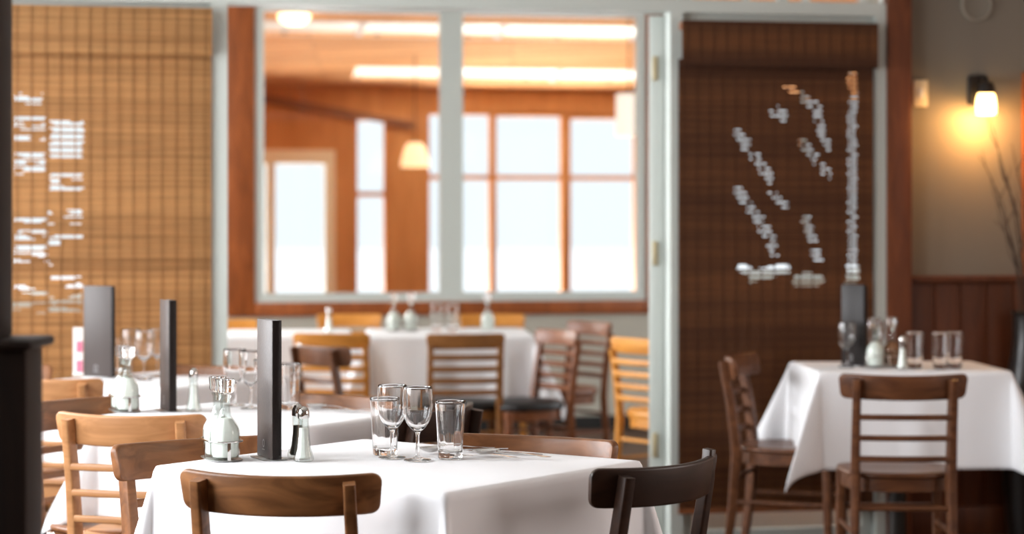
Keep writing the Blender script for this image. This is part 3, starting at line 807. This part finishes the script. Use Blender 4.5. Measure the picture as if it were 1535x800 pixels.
ware('wine', on(626, 691), 'right wine glass of the sharp pair on the foremost table', gl)
ware('tumbler', on(675, 688), 'tumbler right of the two sharp wine glasses', gl, rz=.3)

# cutlery -----------------------------------------------------------
def strip(sections, mat_th=.0018):
    # sections: (x, half width, z, cross curve) -> thin curved solid along x
    S = MB(); rs = []
    for x, hw, z, cup in sections:
        top = [Vector((x, hw * t, z + cup * (t * t) + mat_th)) for t in (-1, -.6, -.2, .2, .6, 1)]
        bot = [Vector((x, hw * t, z + cup * (t * t))) for t in (1, .6, .2, -.2, -.6, -1)]
        rs.append(top + bot)
    return S.rings(rs)
def handle(x0, x1):
    n = 14; out = []
    for i in range(n + 1):
        t = i / n; x = x0 + (x1 - x0) * t
        out.append((x, .0032 + .006 * max(0, t - .35) ** 1.2 * 1.6 if t < .97 else .0055, .0035 + .007 * sin(pi * min(1, t * 1.15)) * (1 - t * .6), 0))
    return out
def spoon_mesh():
    n = 16; sec = []
    for i in range(n + 1):
        t = i / n; hw = .024 * sqrt(max(.004, 1 - (2 * t - 1) ** 2)) * (1.0 + .12 * (t - .5) * -1)
        dep = .013 * sin(pi * min(1, t * 1.05)); sec.append((-.070 + .070 * t, max(.0028, hw), .016 - dep - .002 * (1 - t), dep * .9))
    sec[-1] = (0, .0036, .012, 0)
    return strip(sec + [(x, a, z + .002 + .008 * max(0, 1 - x / .07), c) for x, a, z, c in handle(.008, .135)])
def fork_mesh():
    S = strip([(-.018, .010, .006, .0006), (-.010, .0115, .005, .001), (0, .0095, .005, .0008), (.010, .005, .006, 0), (.018, .0034, .006, 0)] + [(x, a, z + .002, c) for x, a, z, c in handle(.024, .14)])
    for k in range(4):
        y = -.0084 + .0056 * k
        S.sweep([(-.0185, y, .0068), (-.035, y, .0045), (-.052, y * .93, .0075)], rrect(.0028, .0018, .0006, 1), side=(0, 1, 0), scale=[1, .9, .5])
    return S
def knife_mesh():
    return strip([(-.10, .002, .001, 0), (-.09, .0065, .001, 0), (-.06, .0092, .001, 0), (-.01, .0088, .001, 0), (.0, .005, .0012, 0), (.01, .0048, .001, 0), (.05, .0055, .001, 0), (.095, .0072, .001, 0), (.103, .005, .001, 0)], .0026)
TW['spoon'] = spoon_mesh().mesh('spoon', angle=60); TW['fork'] = fork_mesh().mesh('fork', angle=50); TW['knife'] = knife_mesh().mesh('knife', angle=50)
def cutlery(kind, p0, p1, label, lift=0.0, roll=0):
    # p0 = working end, p1 = handle end (world)
    d = (p1 - p0); a = atan2(d.y, d.x); L0 = {'spoon': (-.070, .135), 'fork': (-.052, .14), 'knife': (-.10, .103)}[kind]
    base = p0 - Vector((cos(a), sin(a), 0)) * L0[0]
    o = inst(kind, TW[kind], M['steel']); tag(o, label, kind, 'cutlery on the tables')
    o.location = (base.x, base.y, DZ + lift); o.rotation_euler = (roll, 0, a)
    return o
cutlery('spoon', on(628, 681), on(628, 681) + Vector((.172, .09, 0)), 'spoon with its bowl beside the right wine glass stem', .0004)
cutlery('fork', on(664, 686), on(664, 686) + Vector((.181, -.06, 0)), 'fork with its tines at the foot of the right tumbler', .0)
cutlery('spoon', on(709, 683), on(709, 683) + Vector((.172, -.085, 0)), 'spoon with a brown reflection in its bowl, right of the tumbler', .0)
cutlery('knife', on(700, 677), on(700, 677) + Vector((.18, -.09, 0)), 'knife lying beyond the reflecting spoon', .0)
cutlery('knife', on(688, 675), on(688, 675) + Vector((.16, .03, 0)), 'knife at the far edge of the foremost table', .0)

# second table
two_cruets(on(187, 616), Vector((.36, -.933, 0)), .074, ('rear glass cruet on the second table', 'front cruet of white dressing on the second table, in front of the oak chair'), clabel='wire cruet caddy on the second table')
menu(on(259, 618), atan2(-.92, .39), 'narrow-looking taupe menu on end on the second table')
ware('shaker', on(290, 617), 'salt shaker on the second table, right of its menu', 'salt and pepper shakers')
ware('wine', on(352, 609), 'left wine glass of the blurred pair on the second table', gl)
ware('wine', on(376, 613), 'right wine glass of the blurred pair on the second table', gl)
ware('tumbler', on(434, 614), 'tumbler on the second table, right of the grey menu', gl)
ware('tumbler', on(399, 606), 'tumbler on the second table, hidden by the grey menu', gl)
cutlery('spoon', on(462, 613), on(462, 613) + Vector((.15, -.12, 0)), 'spoon lying on the second table beyond the shakers')
cutlery('fork', on(500, 617), on(500, 617) + Vector((.16, -.09, 0)), 'fork lying at the right end of the second table')
# third table
menu(on(170, 566), atan2(-.30, .95), 'broad dark taupe menu on end on the third table, before the tan blind')
t = thing('table_card', 'white and pink printed card standing left of the broad menu', 'card', (on(117, 563).x, on(117, 563).y, DZ), .15)
S = MB(); S.box(-.018, .018, -.002, .002, 0, .175); obj('card_sheet', S, M['paper'], t, smooth=False)
S = MB(); S.box(-.006, .017, -.0026, -.002, .012, .055); S.box(-.006, .017, -.0026, -.002, .085, .125); obj('print', S, M['pink'], t, smooth=False)
S = MB(); S.box(-.02, .02, -.012, .012, 0, .006); obj('foot', S, M['paper'], t, bevel=.001)
ware('wine', on(196, 566), 'wine glass on the third table, behind the second table cruets', gl)
ware('wine', on(216, 570), 'wine glass on the third table, between cruets and narrow menu', gl)
ware('wine', on(236, 566), 'wine glass on the third table, half behind the narrow menu', gl)
ware('tumbler', on(182, 562), 'tumbler on the third table, touching the broad menu in view', gl)
# right-hand table
menu(on(1297, 550), atan2(-.72, .69), 'nearly black menu on end on the right-hand table', dark=True, w=.11, h=.315)
ware('wine', on(1269, 551), 'wine glass left of the black menu on the right-hand table', gl)
ware('wine', on(1312, 546), 'wine glass right of the black menu, behind the cruets', gl)
two_cruets(on(1325, 551), Vector((.93, .36, 0)).normalized(), .074, ('glass cruet of white dressing on the right-hand table', 'glass cruet of amber vinegar on the right-hand table'), ('milk', 'vinegar'), clabel='wire cruet caddy on the right-hand table')
ware('shaker', on(1353, 554), 'salt shaker in front of a tumbler on the right-hand table', 'salt and pepper shakers')
ware('tumbler', on(1371, 552), 'tumbler just right of the salt shaker on the right-hand table', gl)
ware('tumbler', on(1410, 553), 'left tumbler of the touching pair on the right-hand table', gl)
ware('tumbler', on(1430, 552), 'right tumbler of the touching pair on the right-hand table', gl, rz=.4)
# back tables
ware('shaker', at(493, 10.75), 'pale shaker alone on the left back table', 'salt and pepper shakers')
two_cruets(at(603, 10.9), Vector((1, .1, 0)).normalized(), .085, ('left cruet of the pale pair on the right back table', 'right cruet of the pale pair on the right back table'), clabel='cruet caddy on the right back table')
ware('tumbler', at(655, 10.9), 'left tumbler of the pair on the right back table', gl)
ware('tumbler', at(678, 10.85), 'right tumbler of the pair on the right back table', gl)
ware('cruet', at(731, 10.9), 'pale cruet alone near the right end of the back table', 'cruet bottles in caddies')

# ------------------------------------------------------------------ right-hand wall: lamp, plates, twigs
su, szz = Q(1465, VP, 138)
t = thing('wall_lamp', 'lit wall lamp with dark bracket and small amber glass shade', 'lamp', UV(su, VP, szz), YAW)
S = MB(); S.sweep([(0, -.012, -.05), (0, -.012, .075)], rrect(.085, .022, .008, 3)); 
S2 = MB(); S2.lathe([(0, -.055), (.044, -.055), (.047, -.045), (.047, .05), (.040, .070), (0, .075)], 28); S2.xform(lambda c: Vector((c.x, -.006 + c.y * .25, c.z))); obj('backplate', S2, M['iron'], t); S.bm.free()
S = MB(); S.sweep([(0, -.015, .03), (0, -.06, .055), (-.006, -.10, .05), (-.012, -.115, .015)], circ(.010, 10), side=(1, 0, 0)); obj('arm', S, M['iron'], t)
S = MB(); S.lathe([(0, .035), (.028, .033), (.037, .012), (.040, -.012), (.036, -.013), (0, -.012)], 24, (-.012, -.118, 0)); obj('socket_cup', S, M['iron'], t)
S = MB(); S.lathe([(.034, -.014), (.0405, -.04), (.043, -.070), (.041, -.1), (.038, -.1), (.039, -.07), (.036, -.04), (.030, -.014)], 28, (-.012, -.118, 0), closed=True); obj('glass_shade', S, M['bulb'], t, label='glowing amber glass shade')
S = MB(); S.lathe([(0, -.02), (.012, -.03), (.02, -.055), (.018, -.072), (0, -.085)], 16, (-.012, -.118, 0)); obj('bulb', S, M['bulb'], t)
u_, z_ = Q(1379, VP, 140)
t = thing('wall_switch', 'small cream switch plate beside the red timber post', 'switch', UV(u_, VP, z_), YAW)
S = MB(); S.box(-.032, .032, -.012, 0, -.056, .056); obj('plate', S, M['plate_w'], t, bevel=.004)
S = MB(); S.box(-.012, .012, -.017, -.012, -.02, .02); obj('rocker', S, M['white'], t, bevel=.002)
u_, z_ = Q(1463, VP, 8)
t = thing('wall_plaque', 'round plaque high on the wall above the lit lamp', 'plaque', UV(u_, VP, z_), YAW)
S = MB(); S.lathe([(0, .008), (.055, .008), (.060, .010), (.060, 0), (0, 0)], 40); S.xform(lambda c: Vector((c.x, -c.z, c.y))); obj('disc', S, M['wallpaint'], t)
S = MB(); S.lathe([(.060, 0), (.060, .014), (.066, .014), (.068, 0)], 40, closed=True); S.xform(lambda c: Vector((c.x, -c.z, c.y))); obj('rim', S, M['rim'], t)
# floor vase with bare twigs, behind the right-hand table
vp = at(1540, 8.93)
t = thing('floor_vase', 'dark floor vase behind the right-hand table holding bare twigs', 'vase', vp)
zr = HC - (468 - HY) / F * 8.9
S = MB(); S.lathe(arcpts([(0, 0), (.07, 0), (.085, .05), (.105, .35), (.092, .62), (.062, .80), (.060, zr - .02), (.068, zr), (.060, zr - .002), (.05, zr - .06), (.05, .7), (0, .68)], 4), 28); obj('vase_body', S, M['vase'], t)
tg = [(1468, 232), (1485, 262), (1500, 250), (1515, 215), (1480, 175), (1528, 300), (1492, 330)]
for k, (ex, ey) in enumerate(tg):
    r = random.Random(20 + k); e = at(ex, 8.84 - .03 * (k % 3)); e.z = HC - (ey - HY) / F * 8.85
    b = vp + Vector((r.uniform(-.025, .025), r.uniform(-.02, .02), .75)); S = MB()
    def bez(tt): 
        c = b.lerp(e, .5) + Vector((.05 + .02 * k * .2, 0, .12)); return (b * (1 - tt) ** 2 + c * 2 * tt * (1 - tt) + e * tt * tt) + Vector((.006 * sin(tt * 17 + k), 0, 0)) * (tt)
    pts = [bez(i / 12) for i in range(13)]
    S.sweep(pts, circ(.0045, 6), side=(0, 1, 0), scale=[1 - .7 * i / 12 for i in range(13)])
    for j in (5, 8, 10):
        p = pts[j]; s_ = 1 if (j + k) % 2 else -1
        S.sweep([p, p + Vector((s_ * .03, .0, .06)), p + Vector((s_ * .045, .0, .13))], circ(.0025, 5), side=(0, 1, 0), scale=[1, .8, .4])
    tag(obj('twig', S, M['twig']), 'bare brown twig rising from the dark floor vase', 'twig', 'bare twigs in the floor vase')

# ------------------------------------------------------------------ sunroom lamps
def cord(mb, z0, z1): mb.lathe([(0, z0), (.005, z0), (.005, z1), (0, z1)], 8)
v1 = 17.4; pu, pz = Q(622, v1, 232)
t = thing('pendant_lamp', 'small lit pendant lamp with a flared cream shade beyond the window', 'lamp', UV(pu, v1, pz))
S = MB(); S.lathe([(.055, .10), (.085, .06), (.115, -.05), (.118, -.10), (.112, -.10), (.080, .058), (.05, .097)], 28, closed=True); obj('shade', S, M['shade_lit'], t)
S = MB(); cord(S, .09, cz(v1) - pz); obj('cord', S, M['iron'], t)
S = MB(); S.lathe([(0, .03), (.02, .02), (.035, -.03), (.02, -.06), (0, -.065)], 16); obj('bulb', S, M['globe_lit'], t)
v2 = 15.0; pu, pz = Q(943, v2, 172)
t = thing('pendant_lamp', 'white drum shade pendant hanging at the right edge of the window', 'lamp', UV(pu, v2, pz))
S = MB(); S.lathe([(.095, .15), (.097, -.15), (.093, -.15), (.091, .15)], 32, closed=True); obj('shade', S, M['shade'], t)
S = MB(); cord(S, .0, cz(v2) - pz); obj('cord', S, M['iron'], t)
v3 = vrow(20, 440); pu, _ = Q(441, v3, 30); 
t = thing('ceiling_lamp', 'glowing round ceiling lamp near the top left of the window', 'lamp', UV(pu, v3, cz(v3)))
S = MB(); S.lathe([(0, -.09), (.06, -.085), (.105, -.06), (.125, -.025), (.12, -.01), (0, -.01)], 28); obj('globe', S, M['globe_lit'], t)
S = MB(); S.lathe([(0, -.012), (.10, -.012), (.10, .03), (0, .03)], 28); obj('mount', S, M['white'], t)

# ------------------------------------------------------------------ light
W = bpy.data.worlds.new('sky'); bpy.context.scene.world = W; W.use_nodes = True
bg = W.node_tree.nodes['Background']; bg.inputs['Color'].default_value = (.86, .95, 1.0, 1); bg.inputs['Strength'].default_value = 1.14
def area(name, loc, target, sx, sy, power, col=(1, 1, 1)):
    l = bpy.data.lights.new(name, 'AREA'); l.shape = 'RECTANGLE'; l.size = sx; l.size_y = sy; l.energy = power; l.color = col
    o = bpy.data.objects.new(name, l); C.objects.link(o); o.location = loc
    o.rotation_euler = (Vector(target) - Vector(loc)).to_track_quat('-Z', 'Y').to_euler()
    return o
for i, (a, b, c, d) in enumerate(LW):        # daylight outside the left-hand windows
    p = UV(UL - .5, (a + b) / 2, 1.75); area('window_daylight', p, UV(UL + 2, (a + b) / 2, 1.25), 2.0, 1.7, (8, 185, 185)[i], (.95, .97, 1.0))
p = UV(UR + .5, 3.5, 1.7); area('window_daylight', p, UV(UR - 3, 3.5, 1.0), 2.5, 1.5, 85, (1, .86, .80))  # added warm fill lamp, lifts the right-hand faces of the tablecloths
p = UV(BL - .5, 10.4, 1.8); area('window_daylight', p, UV(BL + 3, 10.6, .9), 2.9, 1.7, 460, (.95, .97, 1.0))
p = UV(BR + .5, 10.4, 1.8); area('window_daylight', p, UV(BR - 3, 10.6, .9), 2.9, 1.7, 160, (.95, .97, 1.0))
for l in (l1, l2):                           # daylight above the rooflights
    vm = (l[0] + l[1]) / 2; p = UV((SL + SR) / 2, vm, cz(vm) + .6); area('rooflight_daylight', p, UV((SL + SR) / 2, vm, 0), 5.0, .8, 170, (1, .97, .92))
p = UV((lw[0] + lw[1]) / 2, VB + .5, 1.7); area('window_daylight', p, UV((lw[0] + lw[1]) / 2 - .3, VP, 1.2), 1.0, 1.5, 260, (1, .98, .94))
p = UV((SL + SR) / 2, VS + .9, .25); area('snow_light', p, UV((SL + SR) / 2, VS - 1.5, 2.4), 5.0, .7, 480, (1, .98, .95))
sl = bpy.data.lights.new('sun', 'SUN'); sl.energy = 1.6; sl.color = (1, .97, .92); sl.angle = .2
so = bpy.data.objects.new('sun', sl); C.objects.link(so); so.rotation_euler = Vector((.25, -.7, -.75)).to_track_quat('-Z', 'Y').to_euler()
def point(name, loc, power, col, r):
    l = bpy.data.lights.new(name, 'POINT'); l.energy = power; l.color = col; l.shadow_soft_size = r
    o = bpy.data.objects.new(name, l); C.objects.link(o); o.location = loc; return o
k = UV(su, VP, szz); dx = UV(-.012, 0, 0) - UV(0, 0, 0); dyv = UV(0, -.118, 0) - UV(0, 0, 0)
point('lamp_light', k + dx + dyv + Vector((0, 0, -.115)), 11, (1, .50, .15), .02)

# ------------------------------------------------------------------ camera
cam = bpy.data.cameras.new('camera'); co = bpy.data.objects.new('camera', cam); C.objects.link(co)
co.location = (0, 0, HC); co.rotation_euler = (pi / 2, 0, 0)
cam.sensor_width = 36; cam.lens = 36 * F / 1535; cam.shift_y = -(400 - HY) / 1535; cam.clip_end = 300
cam.dof.use_dof = True; cam.dof.focus_distance = 4.98; cam.dof.aperture_fstop = 2.5
sc = bpy.context.scene; sc.camera = co
sc.view_settings.view_transform = 'Standard'; sc.view_settings.look = 'None'; sc.view_settings.gamma = 1
sc.view_settings.use_curve_mapping = False; sc.view_settings.exposure = 0.0
sc.cycles.use_denoising = True; sc.cycles.max_bounces = 16; sc.cycles.transmission_bounces = 14; sc.cycles.transparent_max_bounces = 24
sc.cycles.diffuse_bounces = 6; sc.cycles.sample_clamp_indirect = 6
